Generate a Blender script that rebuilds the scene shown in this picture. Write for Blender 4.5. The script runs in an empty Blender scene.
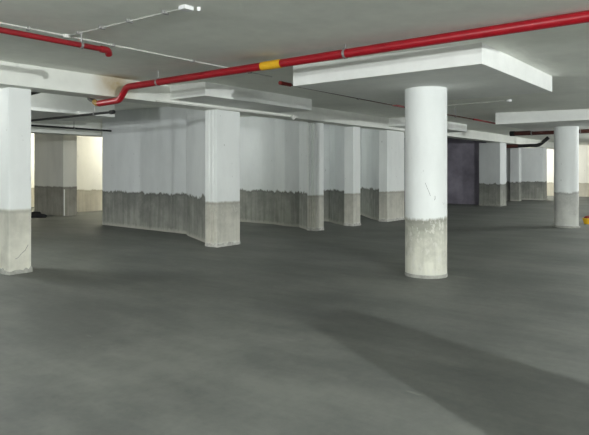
import bpy, bmesh, math, random
from mathutils import Vector, Matrix
random.seed(7)
scene = bpy.context.scene
COL = scene.collection
PI = math.pi

# ------------------------------------------------------------------ camera
FPX, HOR, EYE = 570.0, 171.0, 1.35
yaw = math.atan2(453.5, 570.0)
cam_d = bpy.data.cameras.new('camera')
cam = bpy.data.objects.new('camera', cam_d)
COL.objects.link(cam)
cam_d.sensor_width = 36.0
cam_d.lens = FPX / 589.0 * 36.0
cam_d.shift_y = -(217.5 - HOR) / 589.0
cam_d.clip_start = 0.05
cam_d.clip_end = 200
cam.location = (0, 0, EYE)
cam.rotation_euler = (PI / 2, 0, yaw - PI / 2)
scene.camera = cam


def ceil_z(y):
    """the slab falls slightly towards the camera side"""
    return 2.62 + 0.02 * (y - 2.0)


# ------------------------------------------------------------------ materials
def new_mat(name):
    m = bpy.data.materials.new(name)
    m.use_nodes = True
    nt = m.node_tree
    for n in list(nt.nodes):
        nt.nodes.remove(n)
    out = nt.nodes.new('ShaderNodeOutputMaterial')
    b = nt.nodes.new('ShaderNodeBsdfPrincipled')
    nt.links.new(b.outputs[0], out.inputs[0])
    return m, nt, b


def node(nt, kind, **kw):
    n = nt.nodes.new(kind)
    for k, v in kw.items():
        if k.startswith('i_'):
            key = k[2:]
            key = int(key) if key.isdigit() else key
            n.inputs[key].default_value = v
        else:
            setattr(n, k, v)
    return n


def noise(nt, vec, scale, detail=4, rough=.55):
    n = nt.nodes.new('ShaderNodeTexNoise')
    n.inputs['Scale'].default_value = scale
    n.inputs['Detail'].default_value = detail
    n.inputs['Roughness'].default_value = rough
    nt.links.new(vec, n.inputs['Vector'])
    return n.outputs[0]


def mapped(nt, vec, scale=(1, 1, 1), rot=(0, 0, 0), loc=(0, 0, 0)):
    n = nt.nodes.new('ShaderNodeMapping')
    n.inputs['Scale'].default_value = scale
    n.inputs['Rotation'].default_value = rot
    n.inputs['Location'].default_value = loc
    nt.links.new(vec, n.inputs['Vector'])
    return n.outputs[0]


def ramp(nt, fac, stops):
    n = nt.nodes.new('ShaderNodeValToRGB')
    el = n.color_ramp.elements
    while len(el) < len(stops):
        el.new(.5)
    for e, (p, c) in zip(el, stops):
        e.position = p
        e.color = (c, c, c, 1) if not isinstance(c, tuple) else (*c, 1)
    nt.links.new(fac, n.inputs[0])
    return n.outputs[0]


def math_n(nt, op, a, b=None, clamp=False):
    n = nt.nodes.new('ShaderNodeMath')
    n.operation = op
    n.use_clamp = clamp
    for i, v in enumerate((a, b)):
        if v is None:
            continue
        if isinstance(v, (int, float)):
            n.inputs[i].default_value = v
        else:
            nt.links.new(v, n.inputs[i])
    return n.outputs[0]


def mix(nt, fac, a, b, mode='MIX'):
    n = nt.nodes.new('ShaderNodeMix')
    n.data_type = 'RGBA'
    n.blend_type = mode
    for sock, v in ((n.inputs[0], fac), (n.inputs[6], a), (n.inputs[7], b)):
        if isinstance(v, (int, float)):
            sock.default_value = v
        elif isinstance(v, tuple):
            sock.default_value = (*v, 1)
        else:
            nt.links.new(v, sock)
    return n.outputs[2]


def bump(nt, bsdf, h, strength, dist=.01):
    n = nt.nodes.new('ShaderNodeBump')
    n.inputs['Strength'].default_value = strength
    n.inputs['Distance'].default_value = dist
    nt.links.new(h, n.inputs['Height'])
    nt.links.new(n.outputs[0], bsdf.inputs['Normal'])


def painted(name, line=.8, wob=.05, white=(.80, .82, .80), base=(.30, .30, .27),
            base2=None, drip=.3, worn=.5, foot=None, chips=.60):
    """white paint above a bare plaster dado with a ragged edge and running marks"""
    m, nt, b = new_mat(name)
    geo = nt.nodes.new('ShaderNodeNewGeometry')
    pos = geo.outputs['Position']
    sep = nt.nodes.new('ShaderNodeSeparateXYZ')
    nt.links.new(pos, sep.inputs[0])
    z = sep.outputs[2]
    flat = mapped(nt, pos, (1, 1, .25))
    n1 = noise(nt, flat, 4.0, 5, .7)
    n2 = noise(nt, mapped(nt, pos, (1, 1, .3), loc=(3, 1, 0)), 22, 3, .6)
    off = math_n(nt, 'ADD', math_n(nt, 'MULTIPLY', math_n(nt, 'SUBTRACT', n1, .5), wob * 2.2),
                 math_n(nt, 'MULTIPLY', math_n(nt, 'SUBTRACT', n2, .5), wob))
    h = math_n(nt, 'ADD', z, off)
    above = ramp(nt, math_n(nt, 'ADD', math_n(nt, 'MULTIPLY', math_n(nt, 'SUBTRACT', h, line), 30), .5, True),
                 [(0, 0.0), (1, 1.0)])
    # bare plaster, vertical runs and blotches
    runs = noise(nt, mapped(nt, pos, (1, 1, .07)), 9, 5, .65)
    blot = noise(nt, pos, 3.0, 6, .65)
    base2 = base2 or tuple(min(1, c * 1.45) for c in base)
    low = math_n(nt, 'SUBTRACT', 1.0, math_n(nt, 'DIVIDE', z, line), True)
    dado = mix(nt, ramp(nt, math_n(nt, 'ADD', math_n(nt, 'MULTIPLY', blot, .8), math_n(nt, 'MULTIPLY', low, .30)),
                        [(.38, 0.0), (.66, 1.0)]), base, base2)
    dk = tuple(c * .62 for c in base)
    dado = mix(nt, math_n(nt, 'MULTIPLY', ramp(nt, runs, [(.42, 0.0), (.66, 1.0)]), drip), dado, dk)
    spots = noise(nt, mapped(nt, pos, (1, 1, .5), loc=(7, 7, 7)), 16, 4, .7)
    dado = mix(nt, math_n(nt, 'MULTIPLY', ramp(nt, spots, [(chips, 0.0), (chips + .05, 1.0)]), worn), dado, (.62, .61, .55))
    if foot:
        lo = math_n(nt, 'ADD', z, math_n(nt, 'MULTIPLY', math_n(nt, 'SUBTRACT', n2, .5), .16))
        fm = ramp(nt, math_n(nt, 'MULTIPLY', lo, 1.0), [(.03, 1.0), (.09, 0.0)])
        dado = mix(nt, math_n(nt, 'MULTIPLY', fm, .8), dado, foot)
    # white paint: faint grime
    gr = noise(nt, mapped(nt, pos, (1, 1, .4)), 2.2, 6, .6)
    wt = mix(nt, ramp(nt, gr, [(.42, 0.0), (.75, .55)]), white, tuple(c * .80 for c in white))
    fl = noise(nt, mapped(nt, pos, (1, 1, .6), loc=(2, 9, 4)), 13, 2, .5)
    wt = mix(nt, ramp(nt, fl, [(.735, 0.0), (.76, .5)]), wt, (.33, .33, .31))
    # a dark rim right under the paint edge
    rim = ramp(nt, math_n(nt, 'MULTIPLY', math_n(nt, 'ABSOLUTE', math_n(nt, 'SUBTRACT', h, line - .03)), 14, True),
               [(0, .45), (.5, 0.0)])
    dado = mix(nt, rim, dado, dk)
    col = mix(nt, above, dado, wt)
    nt.links.new(col, b.inputs['Base Color'])
    b.inputs['Roughness'].default_value = .75
    b.inputs['Specular IOR Level'].default_value = .25
    bump(nt, b, math_n(nt, 'ADD', math_n(nt, 'MULTIPLY', above, .4), noise(nt, pos, 30, 4, .6)), .25, .006)
    return m


def plain(name, color, rough=.6, metal=0.0, var=.12, scale=6, spec=.3, bmp=0):
    m, nt, b = new_mat(name)
    geo = nt.nodes.new('ShaderNodeNewGeometry')
    n = noise(nt, geo.outputs['Position'], scale, 5, .6)
    col = mix(nt, ramp(nt, n, [(.35, 0.0), (.7, 1.0)]), color, tuple(c * (1 - var) for c in color))
    nt.links.new(col, b.inputs['Base Color'])
    b.inputs['Roughness'].default_value = rough
    b.inputs['Metallic'].default_value = metal
    b.inputs['Specular IOR Level'].default_value = spec
    if bmp:
        bump(nt, b, noise(nt, geo.outputs['Position'], scale * 4, 4, .6), bmp, .006)
    return m


def floor_material():
    m, nt, b = new_mat('trowelled_grey_concrete')
    geo = nt.nodes.new('ShaderNodeNewGeometry')
    pos = geo.outputs['Position']
    big = noise(nt, mapped(nt, pos, (1, .6, 1), (0, 0, .6)), .9, 5, .55)
    mid = noise(nt, mapped(nt, pos, (1.2, .75, 1), (0, 0, -.66), (4, 2, 0)), 1.9, 6, .62)
    streak = noise(nt, mapped(nt, pos, (3.2, .55, 1), (0, 0, -.67 + 1.57)), 2.2, 5, .6)
    fine = noise(nt, pos, 14, 5, .7)
    s = math_n(nt, 'ADD', math_n(nt, 'MULTIPLY', big, .40), math_n(nt, 'MULTIPLY', mid, .38))
    s = math_n(nt, 'ADD', s, math_n(nt, 'MULTIPLY', streak, .14))
    s = math_n(nt, 'ADD', s, math_n(nt, 'MULTIPLY', fine, .14))
    col = ramp(nt, s, [(.38, (.085, .090, .084)), (.50, (.125, .131, .121)), (.62, (.178, .184, .168))])
    # pale trowel scuffs
    sc = noise(nt, mapped(nt, pos, (7, 1.6, 1), (0, 0, -.67 + 1.57), (1, 5, 0)), 1.6, 3, .55)
    col = mix(nt, ramp(nt, sc, [(.70, 0.0), (.76, .35)]), col, (.27, .275, .25))
    # chalky blotch left of the middle
    d = nt.nodes.new('ShaderNodeVectorMath'); d.operation = 'DISTANCE'
    w = noise(nt, pos, 2.6, 5, .65)
    nt.links.new(mapped(nt, pos, (1, 1.5, 1)), d.inputs[0])
    d.inputs[1].default_value = (2.54, 3.25 * 1.5, 0)
    bl = math_n(nt, 'SUBTRACT', math_n(nt, 'ADD', 1.0, math_n(nt, 'MULTIPLY', math_n(nt, 'SUBTRACT', w, .5), 3.0)), d.outputs['Value'], True)
    col = mix(nt, math_n(nt, 'MULTIPLY', bl, .55), col, (.22, .225, .205))
    nt.links.new(col, b.inputs['Base Color'])
    nt.links.new(ramp(nt, mid, [(.3, .50), (.7, .68)]), b.inputs['Roughness'])
    b.inputs['Specular IOR Level'].default_value = .22
    bump(nt, b, math_n(nt, 'ADD', mid, math_n(nt, 'MULTIPLY', fine, .2)), .15, .01)
    return m


def slab_material(name, color, stain=True):
    m, nt, b = new_mat(name)
    geo = nt.nodes.new('ShaderNodeNewGeometry')
    pos = geo.outputs['Position']
    n1 = noise(nt, mapped(nt, pos, (1, .5, 1), (0, 0, .4)), .7, 5, .55)
    n2 = noise(nt, pos, 6, 5, .6)
    s = math_n(nt, 'ADD', math_n(nt, 'MULTIPLY', n1, .7), math_n(nt, 'MULTIPLY', n2, .3))
    col = ramp(nt, s, [(.36, tuple(c * .90 for c in color)), (.64, tuple(min(1, c * 1.07) for c in color))])
    if stain:
        for c, r, k in (((4.95, 7.25, 2.66), .42, 0.9), ((4.9, 4.5, 2.69), .5, .3)):
            d = nt.nodes.new('ShaderNodeVectorMath'); d.operation = 'DISTANCE'
            nt.links.new(pos, d.inputs[0])
            d.inputs[1].default_value = c
            f = math_n(nt, 'SUBTRACT', 1.0, math_n(nt, 'DIVIDE', d.outputs['Value'], r), True)
            f = math_n(nt, 'MULTIPLY', f, math_n(nt, 'MULTIPLY', n2, 2.0 * k), True)
            col = mix(nt, f, col, (.40, .30, .15))
    nt.links.new(col, b.inputs['Base Color'])
    b.inputs['Roughness'].default_value = .8
    b.inputs['Specular IOR Level'].default_value = .2
    bump(nt, b, n2, .15, .008)
    return m


def glow(name, color, power):
    m, nt, b = new_mat(name)
    b.inputs['Base Color'].default_value = (*color, 1)
    b.inputs['Emission Color'].default_value = (*color, 1)
    b.inputs['Emission Strength'].default_value = power
    return m


M = {
    'floor': floor_material(),
    'ceiling': slab_material('painted_slab', (.90, .91, .85)),
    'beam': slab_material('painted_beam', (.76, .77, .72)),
    'capital': slab_material('painted_drop_panel', (.82, .83, .80), False),
    'pier_near': painted('paint_near_pier', .845, .012, base=(.46, .45, .39), drip=.15, worn=.25),
    'pier': painted('paint_pier', .80, .03, base=(.42, .41, .36), drip=.3, worn=.35, foot=(.70, .70, .66), chips=.58),
    'wall': painted('paint_partition', .85, .12, white=(.74, .76, .76), base=(.22, .225, .205), base2=(.37, .37, .33), drip=.5, worn=.12, foot=(.52, .51, .45)),
    'column': painted('paint_round_column', .755, .07, base=(.33, .33, .28), base2=(.66, .65, .56), chips=.54, drip=.3, worn=.8, foot=(.60, .60, .53)),
    'column_far': painted('paint_far_round_column', .84, .08, base=(.42, .42, .39), base2=(.58, .58, .54), chips=.57, drip=.2, worn=.4),
    'cream': painted('paint_cream_wall', .72, .07, white=(.82, .81, .74), base=(.50, .47, .38), base2=(.60, .57, .48), drip=.3, worn=.2),
    'block': painted('paint_dim_wall', .88, .05, white=(.66, .65, .60), base=(.24, .23, .20), drip=.5, worn=.1),
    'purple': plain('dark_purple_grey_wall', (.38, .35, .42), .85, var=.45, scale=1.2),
    'red': plain('red_gloss_paint', (.33, .004, .012), .38, spec=.5, var=.2, scale=8),
    'deep_red': plain('deep_red_paint', (.27, .008, .014), .42, spec=.5, var=.3, scale=9),
    'maroon': plain('dark_red_paint', (.20, .018, .015), .5, var=.3),
    'rust': plain('brown_primer', (.10, .035, .028), .6, var=.35),
    'yellow': plain('yellow_band', (.75, .42, .02), .5),
    'brass': plain('tarnished_brass', (.34, .20, .04), .5, var=.5, scale=20),
    'black': plain('black_pipe', (.022, .022, .022), .5),
    'steel': plain('zinc_steel', (.35, .35, .34), .45, .6),
    'conduit': plain('white_conduit', (.62, .62, .58), .5),
    'metal_white': plain('white_enamel', (.8, .8, .8), .4),
    'dark_mark': plain('scratch', (.20, .20, .19), .9),
    'blocker_mat': plain('blocker_grey', (.16, .20, .22), .6, var=.3, scale=5, bmp=.5),  # surface of the added shadow caster
    'yellow_plastic': plain('yellow_plastic', (.85, .52, .03), .4),
    'rag': plain('black_cloth', (.02, .02, .021), .9),
    'skirt': plain('pale_mortar', (.62, .61, .56), .9, var=.45, scale=14, bmp=.5),
    'plaster': plain('grey_mortar', (.40, .40, .36), .9, var=.3, scale=12, bmp=.5),
}


# ------------------------------------------------------------------ helpers
def tag(o, label=None, cat=None, group=None, kind=None):
    for k, v in (('label', label), ('category', cat), ('group', group), ('kind', kind)):
        if v:
            o[k] = v
    return o


def thing(name, label, cat, loc=(0, 0, 0), group=None):
    o = bpy.data.objects.new(name, None)
    o.empty_display_size = .1
    COL.objects.link(o)
    o.location = loc
    return tag(o, label, cat, group)


def obj(name, bm, mat, parent=None, smooth=False):
    """bm is in world coordinates"""
    me = bpy.data.meshes.new(name)
    bmesh.ops.recalc_face_normals(bm, faces=bm.faces)
    if parent:
        bmesh.ops.translate(bm, vec=-Vector(parent.location), verts=bm.verts)
    if smooth:
        for f in bm.faces:
            f.smooth = True
    bm.to_mesh(me)
    bm.free()
    me.materials.append(mat)
    if smooth:
        me.set_sharp_from_angle(angle=math.radians(40))
    o = bpy.data.objects.new(name, me)
    COL.objects.link(o)
    if parent:
        o.parent = parent
    return o


def prism(bm, pts, z0, z1, bevel=0.0):
    """z0 / z1: numbers or functions of y"""
    f0 = z0 if callable(z0) else (lambda y: z0)
    f1 = z1 if callable(z1) else (lambda y: z1)
    lo = [bm.verts.new((x, y, f0(y))) for x, y in pts]
    hi = [bm.verts.new((x, y, f1(y))) for x, y in pts]
    n = len(pts)
    fs = [bm.faces.new(lo[::-1]), bm.faces.new(hi)]
    for i in range(n):
        fs.append(bm.faces.new((lo[i], lo[(i + 1) % n], hi[(i + 1) % n], hi[i])))
    if bevel:
        es = {e for f in fs for e in f.edges}
        bmesh.ops.bevel(bm, geom=list(es), offset=bevel, segments=2, affect='EDGES', profile=.6)
    return bm


def rect(x0, x1, y0, y1):
    return [(x0, y0), (x1, y0), (x1, y1), (x0, y1)]


def box(x0, x1, y0, y1, z0, z1, bevel=0.0):
    return prism(bmesh.new(), rect(x0, x1, y0, y1), z0, z1, bevel)


def tube(pts, r, seg=14, bm=None, bend=0.0):
    bm = bm or bmesh.new()
    P = [Vector(p) for p in pts]
    if bend:
        Q = [P[0]]
        for a, b, c in zip(P, P[1:], P[2:]):
            u, v = (a - b).normalized(), (c - b).normalized()
            k = min(bend, (a - b).length * .45, (c - b).length * .45)
            s, e = b + u * k, b + v * k
            for i in range(6):
                t = i / 5
                Q.append(s * (1 - t) ** 2 + b * 2 * t * (1 - t) + e * t * t)
        Q.append(P[-1])
        P = Q
    rings, up = [], None
    for i, p in enumerate(P):
        d = (P[min(i + 1, len(P) - 1)] - P[max(i - 1, 0)]).normalized()
        if up is None:
            up = Vector((0, 0, 1)) if abs(d.z) < .9 else Vector((1, 0, 0))
        s = d.cross(up).normalized()
        up = s.cross(d).normalized()
        rings.append([bm.verts.new(p + (s * math.cos(2 * PI * k / seg) + up * math.sin(2 * PI * k / seg)) * r)
                      for k in range(seg)])
    for a, b in zip(rings, rings[1:]):
        for k in range(seg):
            bm.faces.new((a[k], a[(k + 1) % seg], b[(k + 1) % seg], b[k]))
    bm.faces.new(rings[0][::-1])
    bm.faces.new(rings[-1])
    return bm


def lathe(cx, cy, prof, seg=64, jitter=0.0):
    bm = bmesh.new()
    rings = []
    for r, z in prof:
        rings.append([bm.verts.new((cx + (r + random.uniform(-jitter, jitter)) * math.cos(2 * PI * k / seg),
                                    cy + (r + random.uniform(-jitter, jitter)) * math.sin(2 * PI * k / seg), z))
                      for k in range(seg)])
    for a, b in zip(rings, rings[1:]):
        for k in range(seg):
            bm.faces.new((a[k], a[(k + 1) % seg], b[(k + 1) % seg], b[k]))
    bm.faces.new(rings[0][::-1])
    bm.faces.new(rings[-1])
    return bm


def ragged_skirt(pts, z, out, jitter):
    """low mortar skirt round a footprint with a broken upper edge"""
    bm = bmesh.new()
    cx = sum(p[0] for p in pts) / len(pts)
    cy = sum(p[1] for p in pts) / len(pts)
    ring = []
    n = len(pts)
    for i in range(n):
        a, b = Vector(pts[i]), Vector(pts[(i + 1) % n])
        L = (b - a).length
        k = max(2, int(L / .035))
        nrm = Vector((b.y - a.y, a.x - b.x)).normalized()
        if nrm.dot(Vector((a.x - cx, a.y - cy))) < 0:
            nrm = -nrm
        for j in range(k):
            ring.append((a.lerp(b, j / k), nrm))
    lo, mid, inn = [], [], []
    for p, nr in ring:
        o = out + random.uniform(-jitter, jitter)
        q = p + nr * o
        lo.append(bm.verts.new((q.x, q.y, 0)))
        h = z + random.uniform(-jitter, jitter) * 2
        q2 = p + nr * o * .75
        mid.append(bm.verts.new((q2.x, q2.y, h)))
        q3 = p - nr * .01
        inn.append(bm.verts.new((q3.x, q3.y, h + .012)))
    m = len(ring)
    for A, B in ((lo, mid), (mid, inn)):
        for k in range(m):
            bm.faces.new((A[k], A[(k + 1) % m], B[(k + 1) % m], B[k]))
    return bm


def struct(name, bm, mat):
    return tag(obj(name, bm, mat), kind='structure')


# ------------------------------------------------------------------ shell
X0, X1, Y0, Y1 = -7.0, 33.0, -9.0, 21.0
struct('floor', box(X0, X1 + 2, Y0, Y1, -.2, 0), M['floor'])
struct('ceiling', prism(bmesh.new(), rect(X0, X1 + 2, Y0, Y1), ceil_z, lambda y: ceil_z(y) + .25), M['ceiling'])
# the sides behind and left of the photographer are left open over a kerb to let world fill light in
struct('wall_left', box(X0 - .2, X0, Y0, Y1, 0, .15), M['wall'])
struct('wall_front', box(X0, X1, Y0 - .2, Y0, 0, .15), M['wall'])
struct('wall_back', box(X0, X1, Y1, Y1 + .2, 0, ceil_z), M['cream'])
struct('wall_right', box(X1, X1 + .2, Y0, Y1, 0, ceil_z), M['cream'])
# closing walls of the bays behind the partitions (hidden rear)
struct('wall_rear', box(10.9, 22.4, 12.9, 13.1, 0, ceil_z), M['wall'])

# ------------------------------------------------------------------ beams
BZ = 2.44
def beam(name, label, x0, x1, y0, y1, z0, mat='beam', group=None):
    o = obj(name, prism(bmesh.new(), rect(x0, x1, y0, y1), z0, lambda y: ceil_z(y) + .02, .006), M[mat])
    return tag(o, label, 'beam', group)

beam('ceiling_beam', 'long white concrete beam running over the rectangular piers and partition walls',
     X0, 30.0, 7.30, 7.70, BZ)
beam('ceiling_beam', 'dim beam in the rear left bay above the cream wall', 4.0, 16.0, 12.95, 13.4, 2.25)
beam('ceiling_beam', 'dim beam stub at the far right behind the far round column', 26.0, 31.0, 3.0, 3.4, 2.42)


def drop_panel(label, x0, x1, y0, y1, z0=2.41):
    o = obj('drop_panel', prism(bmesh.new(), rect(x0, x1, y0, y1), z0, lambda y: ceil_z(y) + .01, .006), M['capital'])
    return tag(o, label, 'drop panel')


drop_panel('large square white drop panel on top of the nearest round column', 5.56, 8.14, 2.055, 4.45)
drop_panel('square white drop panel on top of the far round column at the right', 13.0, 15.9, 1.7, 4.5)
drop_panel('long white drop panel in front of the beam above the second pier from the left', 5.95, 8.66, 6.47, 7.30, 2.50)
drop_panel('short far white drop panel seen either side of the round column top', 13.1, 16.25, 6.46, 7.30, 2.50)
drop_panel('shadowed drop panel behind the beam at the left, over the black pipe', 1.2, 6.78, 10.05, 11.6, 2.44)


# ------------------------------------------------------------------ partitions with end piers
def partition(label, pier, panel, piermat, skirt=True, z=BZ, wallmat='wall'):
    px0, px1, py0, py1 = pier
    t = thing('partition_wall', label, 'wall', ((px0 + px1) / 2, (py0 + py1) / 2, 0))
    obj('end_pier', prism(bmesh.new(), rect(*pier), 0, lambda y: z, .012), M[piermat], t)
    if panel:
        obj('wall_panel', prism(bmesh.new(), panel, 0, lambda y: ceil_z(y) + .0, .01), M[wallmat], t)
    if skirt:
        obj('mortar_skirt', ragged_skirt(rect(*pier), .05, .016, .010), M['plaster'] if skirt == 1 else M['skirt'], t)
    return t


# near left pier
t = partition('nearest rectangular pier, white over bare plaster, cut by the left edge of the picture',
              (3.475, 3.775, 7.50, 8.1), None, 'pier_near', 1)
t.name = 'concrete_pier'
t['category'] = 'pier'
bm = bmesh.new()
tube([(3.56, 7.498, .20), (3.60, 7.498, .215), (3.64, 7.498, .26), (3.69, 7.498, .30), (3.73, 7.498, .37)], .003, 5, bm)
obj('crack', bm, M['dark_mark'], t)
# second pier with long grey partition
partition('longest partition wall, its white pier standing between the left opening and the second bay',
          (7.02, 7.61, 7.34, 7.64),
          [(7.06, 7.64), (7.55, 7.64), (8.5, 9.4), (8.5, 12.7), (8.2, 12.7), (8.12, 9.42), (7.92, 9.16), (7.86, 9.02), (7.36, 8.0)], 'pier', 2)
partition('second partition wall with slim grooved pier, third support from the left',
          (10.33, 10.63, 7.6, 7.85),
          [(10.35, 7.84), (10.63, 7.84), (11.25, 8.6), (11.25, 12.9), (11.0, 12.9), (11.0, 9.4), (10.80, 8.9), (10.80, 8.45)], 'pier', 2)
partition('third partition wall with narrow white pier, left of the broad pier',
          (11.80, 12.13, 7.55, 7.82),
          [(11.82, 7.81), (12.13, 7.81), (12.7, 8.5), (12.7, 12.9), (12.5, 12.9), (12.5, 8.75), (12.1, 8.3)], 'pier', 2)
partition('fourth partition wall with broad white pier just left of the nearest round column',
          (13.38, 14.36, 7.5, 7.75),
          [(13.42, 7.74), (14.3, 7.74), (15.2, 8.8), (15.2, 12.9), (15.0, 12.9), (15.0, 9.3), (13.9, 8.3)], 'pier', 2)
partition('wide isolated pale grey partition wall just right of the dark purple wall',
          (21.9, 22.62, 7.4, 8.22), None, 'wall', 1)
partition('narrow far partition wall between the wide grey wall and the farthest one',
          (26.15, 26.5, 8.0, 8.4),
          [(26.4, 8.39), (26.5, 8.39), (26.9, 8.6), (26.9, 12.9), (26.7, 12.9), (26.4, 8.7)], 'wall', 0)
partition('farthest partition wall with bright front edge beside the far lit gap',
          (27.71, 28.35, 7.4, 8.5),
          [(28.0, 8.49), (28.3, 8.49), (28.4, 12.9), (28.0, 12.9)], 'wall', 0)
# moulded strips up the side faces of the first two long piers
walls = {o.name: o for o in COL.objects if o.name.startswith('partition_wall')}
for nm, x, ys in (('partition_wall.001', 10.33, (7.66, 7.72, 7.78)), ('partition_wall', 7.02, (7.42, 7.52))):
    if nm in walls:
        for y in ys:
            obj('cover_strip', box(x - .022, x + .004, y, y + .018, .08, BZ - .005, .003), M['pier'], walls[nm])

o = obj('partition_wall', box(22.5, 22.7, 8.22, 12.9, 0, ceil_z), M['purple'])
tag(o, 'dark purple-grey unlit wall seen right of the nearest round column', 'wall')

# rear left block and cream wall
t = thing('partition_wall', 'dim grey wall block in the rear left bay, right of the bright slit', 'wall', (9.3, 16, 0))
obj('wall_panel', prism(bmesh.new(), [(9.0, 15.97), (9.45, 15.97), (9.45, 17.7), (9.0, 17.7)], 0, lambda y: ceil_z(y), .01), M['block'], t)
obj('white_drip', box(9.02, 9.045, 15.955, 15.972, .02, .80, .004), M['capital'], t)
o = obj('partition_wall', box(9.4, 14.5, 17.3, 17.5, 0, ceil_z), M['cream'])
tag(o, 'bright cream wall in the rear left bay with a stained tan lower part', 'wall')


# ------------------------------------------------------------------ round columns
def round_column(label, cx, cy, r, top, mat, flange):
    t = thing('round_column', label, 'column', (cx, cy, 0))
    prof = [(r, 0), (r, .4), (r, .8), (r, 1.4), (r, 2.0), (r, top)]
    obj('shaft', lathe(cx, cy, prof), mat, t, True)
    obj('mortar_skirt', lathe(cx, cy, [(r + flange, 0), (r + flange, .022), (r + flange * .5, .04), (r - .01, .045)], 64, .003),
        M['plaster'], t, True)
    return t


def on_column(cx, cy, r, pts):
    """pts: (degrees, z) -> points on the shaft"""
    return [(cx + r * math.cos(math.radians(a)), cy + r * math.sin(math.radians(a)), z) for a, z in pts]


c1 = round_column('nearest round column, white over worn cream plaster, under the large drop panel',
                  6.85, 3.27, .266, 2.412, M['column'], .006)
base_a = 180 + math.degrees(math.atan2(3.27, 6.85))
obj('scratch', tube(on_column(6.85, 3.27, .2665, [(base_a - 2, 1.20), (base_a + 5, 1.12), (base_a + 12, 1.04)]), .002, 5), M['dark_mark'], c1)
obj('scratch', tube(on_column(6.85, 3.27, .2665, [(base_a + 24, 1.04), (base_a + 25, 1.01), (base_a + 23, .985)]), .0025, 5), M['dark_mark'], c1)
round_column('far round column at the right, white over grey plaster, beside the yellow bucket',
             14.84, 3.43, .272, 2.412, M['column_far'], .03)


# ------------------------------------------------------------------ pipes
def hanger(parent, x, y, z, r, axis):
    """split ring and threaded rod up to the slab"""
    bm = bmesh.new()
    w = .012
    seg = 16
    for s0, s1 in ((r, r + .008),):
        rings = []
        for d in (-w, w):
            for rr in (s0, s1):
                rings.append([bm.verts.new((x + (math.cos(2 * PI * k / seg) * rr if axis == 'y' else d),
                                            y + (math.cos(2 * PI * k / seg) * rr if axis == 'x' else d),
                                            z + math.sin(2 * PI * k / seg) * rr)) for k in range(seg)])
        a, b, c, e = rings
        for A, B in ((b, e), (a, b), (c, e), (a, c)):
            for k in range(seg):
                bm.faces.new((A[k], A[(k + 1) % seg], B[(k + 1) % seg], B[k]))
    tube([(x, y, z + r), (x, y, ceil_z(y) + .005)], .006, 8, bm)
    obj('hanger', bm, M['steel'], parent)


PX, PZ, PR = 4.88, 2.55, .046
t = thing('fire_pipe', 'thick red fire pipe crossing the ceiling, with yellow band and cranked left end', 'pipe', (PX, 0, PZ))
obj('pipe', tube([(PX, Y0, PZ), (PX, 6.95, PZ), (PX, 7.12, 2.375), (PX, 7.64, 2.365)], PR, 18, bend=.06), M['red'], t, True)
obj('yellow_band', tube([(PX, 4.07, PZ), (PX, 4.36, PZ)], PR + .003, 18), M['yellow'], t, True)
obj('brass_coupling', tube([(PX, 7.635, 2.365), (PX, 7.70, 2.37), (PX, 7.76, 2.40)], PR - .004, 14), M['brass'], t, True)
obj('open_end', tube([(PX, 7.755, 2.398), (PX, 7.90, 2.47)], PR - .008, 14), M['black'], t, True)
for y in (6.24, 3.22, .5, -3.0):
    hanger(t, PX, y, PZ, PR, 'y')

t = thing('fire_pipe', 'short red pipe below the ceiling at upper left, ending in an elbow', 'pipe', (0, 4.98, 2.55))
obj('pipe', tube([(X0, 4.98, 2.55), (3.27, 4.98, 2.55), (3.31, 5.01, 2.52)], .026, 14, bend=.03), M['deep_red'], t, True)
obj('elbow', tube([(3.20, 4.98, 2.55), (3.28, 4.98, 2.548), (3.31, 5.01, 2.515)], .034, 14, bend=.02), M['deep_red'], t, True)
for x in (2.99, .8):
    hanger(t, x, 4.98, 2.55, .026, 'x')

t = thing('sprinkler_pipe', 'thin dark red pipe running under the slab behind the large drop panel', 'pipe', (5.75, 4.78, 2.5))
obj('pipe', tube([(5.86, 4.78, 2.5), (9.0, 4.78, 2.485), (12.0, 4.78, 2.5), (18.0, 4.78, 2.5)], .013, 10), M['rust'], t, True)
obj('socket', tube([(5.70, 4.78, 2.5), (5.92, 4.78, 2.5)], .026, 12), M['maroon'], t, True)
obj('socket', tube([(8.7, 4.78, 2.486), (9.1, 4.78, 2.486)], .018, 12), M['red'], t, True)
obj('socket', tube([(12.4, 4.78, 2.5), (14.2, 4.78, 2.5)], .02, 12), M['red'], t, True)
for x in (7.6, 11.4):
    hanger(t, x, 4.78, 2.487, .013, 'x')

t = thing('fire_pipe', 'thick brown pipe passing behind the top of the far round column', 'pipe', (17.9, 4, 2.5))
obj('pipe', tube([(17.9, 5.7, 2.5), (17.9, Y0 + .0, 2.5)], .07, 16), M['rust'], t, True)
for y in (5.1, 3.75):
    hanger(t, 17.9, y, 2.5, .07, 'y')
obj('end_cap', tube([(17.9, 5.6, 2.5), (17.9, 5.74, 2.5)], .078, 16), M['black'], t, True)

t = thing('drain_pipe', 'dark pipe with upturned end left of the far round column', 'pipe', (23.6, 7.3, 2.36))
obj('pipe', tube([(23.6, 7.9, 2.36), (23.6, 6.45, 2.36), (23.6, 6.1, 2.66)], .07, 14, bend=.15), M['black'], t, True)
obj('brown_section', tube([(23.6, 7.9, 2.36), (23.6, 7.25, 2.36)], .078, 14), M['rust'], t, True)

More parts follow.
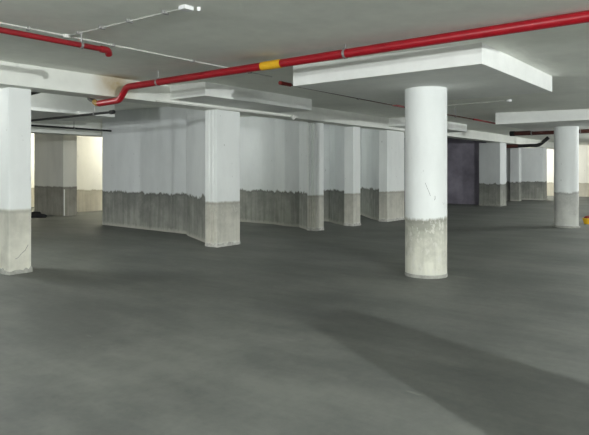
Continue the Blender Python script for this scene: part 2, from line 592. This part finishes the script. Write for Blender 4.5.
t = thing('black_pipe', 'black pipe hung in the left bay, its capped end beside the grey partition', 'pipe', (5.65, 8.4, 2.35))
obj('pipe', tube([(5.70, 8.55, 2.36), (5.62, 13.0, 2.36)], .022, 12), M['black'], t, True)
obj('end_cap', tube([(5.70, 8.48, 2.36), (5.70, 8.58, 2.36)], .036, 12), M['black'], t, True)
hanger(t, 5.69, 9.05, 2.36, .022, 'y')
t = thing('black_pipe', 'thin black pipe crossing the left bay above the cream wall', 'pipe', (6, 12.25, 2.35))
obj('pipe', tube([(3.6, 12.3, 2.36), (8.21, 12.3, 2.34)], .022, 12), M['black'], t, True)
for x in (4.8, 7.2):
    hanger(t, x, 12.3, 2.355, .022, 'x')

# flattened dark duct behind the near pier
bm = bmesh.new()
for i in range(5):
    tube([(3.3, 8.45 + i * .04, 2.46), (4.2, 8.45 + i * .04, 2.465 + .01 * (i % 2)), (4.75, 8.42 + i * .03, ceil_z(8.4))], .022, 8, bm, .3)
tag(obj('cable_bundle', bm, M['black'], None, True), 'black cable bundle under the slab beside the nearest pier top', 'cable')

# ------------------------------------------------------------------ conduits
def cz(y, d=.012):
    return ceil_z(y) - d


t = thing('conduit', 'long white conduit fixed to the ceiling at upper left', 'conduit', (2, 5.2, cz(5.2)))
obj('pipe', tube([(X0, 5.22, cz(5.22)), (6.05, 5.22, cz(5.22))], .008, 8), M['conduit'], t, True)
obj('junction_box', lathe(2.98, 5.22, [(.03, cz(5.2) - .02), (.035, cz(5.2) - .012), (.035, cz(5.2) + .02)], 20), M['conduit'], t, True)
for x in (1.2, 2.6, 3.5, 4.6, 5.6):
    obj('saddle_clip', box(x - .012, x + .012, 5.195, 5.245, cz(5.2) - .016, cz(5.2) + .02, .003), M['steel'], t)
t = thing('conduit', 'short branch conduit leading across the ceiling to a white box', 'conduit', (2.98, 4.3, cz(4.3)))
obj('pipe', tube([(2.98, 5.15, cz(5.15)), (2.98, 3.52, cz(3.52))], .0045, 8), M['conduit'], t, True)
for y in (5.0, 4.62, 4.2, 3.72):
    obj('saddle_clip', box(2.95, 3.01, y - .012, y + .012, cz(y) - .014, cz(y) + .02, .003), M['steel'], t)
b_ = obj('outlet_box', box(2.94, 3.035, 3.43, 3.51, cz(3.5) - .02, cz(3.5) + .012, .008), M['metal_white'], t)
obj('cover_screw', lathe(3.065, 3.41, [(.012, cz(3.5) - .02), (.016, cz(3.5) - .01), (.016, cz(3.5) + .012)], 12), M['metal_white'], t, True)
t = thing('conduit', 'thin white conduit on the ceiling right of the nearest round column', 'conduit', (10.7, 4.4, 2.65))
obj('pipe', tube([(11.0, 5.4, cz(5.4)), (10.55, 3.45, cz(3.45))], .010, 8), M['conduit'], t, True)
obj('outlet_box', lathe(10.53, 3.40, [(.04, cz(3.4) - .03), (.05, cz(3.4) - .02), (.05, cz(3.4) + .01)], 16), M['metal_white'], t, True)
t = thing('conduit', 'white conduit along the bottom edge of the beam above the second pier', 'conduit', (7, 7.3, 2.455))
obj('pipe', tube([(5.66, 7.286, 2.452), (9.1, 7.286, 2.452)], .014, 8), M['conduit'], t, True)
obj('junction_box', lathe(9.1, 7.27, [(.03, 2.40), (.04, 2.41), (.04, 2.49)], 16), M['conduit'], t, True)

# ------------------------------------------------------------------ loose items
t = thing('bucket', 'small yellow bucket on the floor at the right edge behind the far round column', 'bucket', (16.0, 3.23, 0))
bx, by = 16.02, 3.18
obj('body', lathe(bx, by, [(.10, 0), (.12, .06), (.135, .13), (.145, .135), (.145, .15), (.12, .15)], 28), M['yellow_plastic'], t, True)
obj('contents', lathe(bx, by, [(.10, .14), (.10, .17), (.06, .20), (.02, .21)], 20, .01), M['maroon'], t, True)

bm = bmesh.new()
bmesh.ops.create_icosphere(bm, subdivisions=3, radius=1)
for v in bm.verts:
    k = 1 + .35 * math.sin(3.1 * v.co.x + 2 * v.co.y) * math.cos(4 * v.co.y + v.co.z) + random.uniform(-.08, .08)
    v.co = Vector((v.co.x * .17 * k, v.co.y * .38 * k, max(0, v.co.z * .13 * k + .02)))
bmesh.ops.rotate(bm, cent=(0, 0, 0), matrix=Matrix.Rotation(.3, 3, 'Z'), verts=bm.verts)
bmesh.ops.translate(bm, vec=(8.25, 16.3, 0), verts=bm.verts)
tag(obj('cloth_heap', bm, M['rag'], None, True), 'low black heap of cloth on the floor beside the dim rear wall block', 'cloth')

# added unseen pile standing behind the photographer: shaped to throw the long shadow on the floor
bm = bmesh.new()
seg, rows = 36, 9
rings = []
cx, cy = 2.70, -.8
for j in range(rows):
    f = j / (rows - 1)
    z = .985 * f
    hw = .50 * (1 - f) ** 1.0 + .19 + .04 * math.sin(PI * f)
    hd = .16 * (1 - f) + .04
    ring = []
    for k in range(seg):
        a = 2 * PI * k / seg
        fold = 1 + .05 * math.sin(7 * a) * (1 - f)
        ring.append(bm.verts.new((cx + .0 * (1 - f) + math.cos(a) * hw * fold, cy + math.sin(a) * hd * fold, z)))
    rings.append(ring)
for a, b in zip(rings, rings[1:]):
    for k in range(seg):
        bm.faces.new((a[k], a[(k + 1) % seg], b[(k + 1) % seg], b[k]))
bm.faces.new(rings[0][::-1])
bm.faces.new(rings[-1])
tag(obj('shadow_blocker', bm, M['blocker_mat'], None, True), 'added shadow-casting pile standing outside the picture beside the photographer', 'blocker')


# ------------------------------------------------------------------ lamps (all out of view, the bay and daylight ones added)
TUBE = glow('lit_tube', (.95, 1.0, .98), 6.0)
def lamp(x, y, watts, ang=0.0, color=(.96, 1.0, .985), length=.4, width=.10, z=None, label='', spread=180):
    z = z or ceil_z(y) - .28
    t = thing('tube_lamp', label, 'lamp', (x, y, z))
    c, s = math.cos(ang), math.sin(ang)
    def rot(bm):
        bmesh.ops.rotate(bm, cent=(x, y, z), matrix=Matrix.Rotation(ang, 3, 'Z'), verts=bm.verts)
        return bm
    obj('housing', rot(box(x - length / 2, x + length / 2, y - .04, y + .04, z + .03, ceil_z(y) + .01, .005)), M['metal_white'], t)
    obj('tube', rot(tube([(x - length / 2 + .03, y, z + .012), (x + length / 2 - .03, y, z + .012)], .013, 10)), TUBE, t, True)
    # a bare tube shines to all sides: three soft points along it
    for k in (-1, 0, 1):
        p = bpy.data.lights.new('tube_light', 'POINT')
        p.energy = watts / 3
        p.color = color
        p.shadow_soft_size = .035
        po = bpy.data.objects.new('tube_light', p)
        COL.objects.link(po)
        po.parent = t
        po.location = (c * k * length * .18, s * k * length * .18, -.07)
    return t


LAMPS = [
    (0.8, -5.2, 2100, 1.03, 'main tube lamp behind the photographer'),
    (-3.5, 3.6, 620, 0, 'tube lamp far left of the nearest pier'),
    (10.5, -0.8, 140, 0, 'tube lamp in the right hand bay'),
    (17.5, 1.2, 300, 0, 'tube lamp in the far right hand bay'),
    (24.5, 2.6, 300, 0, 'tube lamp in the farthest right hand bay'),
    (3.2, 9.3, 90, 0, 'added fill lamp in the left bay behind the nearest pier'),  # added fill: brightens the side of the longest partition
    (8.95, 10.6, 30, 1.57, 'added fill lamp in the second bay behind the longest partition'),  # added fill for the second partition's face
    (11.65, 11.2, 28, 1.57, 'added fill lamp in the third bay behind the second partition'),  # added fill for the third partition's face
    (13.4, 11.8, 40, 1.57, 'added fill lamp in the fourth bay behind the third partition'),  # added fill for the fourth partition's face
]
for x, y, w, a, lab in LAMPS:
    lamp(x, y, w, a, label=lab)
lamp(12.3, 16.1, 160, 0, (1.0, .96, .84), label='added warm lamp standing in for daylight on the cream wall, hidden behind the longest partition')  # added in place of daylight falling on the cream wall
lamp(10.6, 19.3, 160, 0, (1.0, .96, .82), label='added warm lamp for the daylit slit behind the dim wall block')  # added to light the rear wall in the slit like daylight
lamp(30.6, 9.2, 200, 1.57, (1.0, .98, .92), label='added lamp standing in for daylight behind the farthest partition')  # added in place of daylight at the far end wall

w = bpy.data.worlds.new('world')
scene.world = w
w.use_nodes = True
w.node_tree.nodes['Background'].inputs[0].default_value = (.8, .85, .9, 1)
w.node_tree.nodes['Background'].inputs[1].default_value = 1.15

scene.view_settings.view_transform = 'Standard'
scene.view_settings.look = 'None'
scene.view_settings.gamma = 1
scene.view_settings.use_curve_mapping = False
scene.view_settings.exposure = 0.22
scene.cycles.use_denoising = True
scene.cycles.max_bounces = 10
scene.cycles.diffuse_bounces = 8
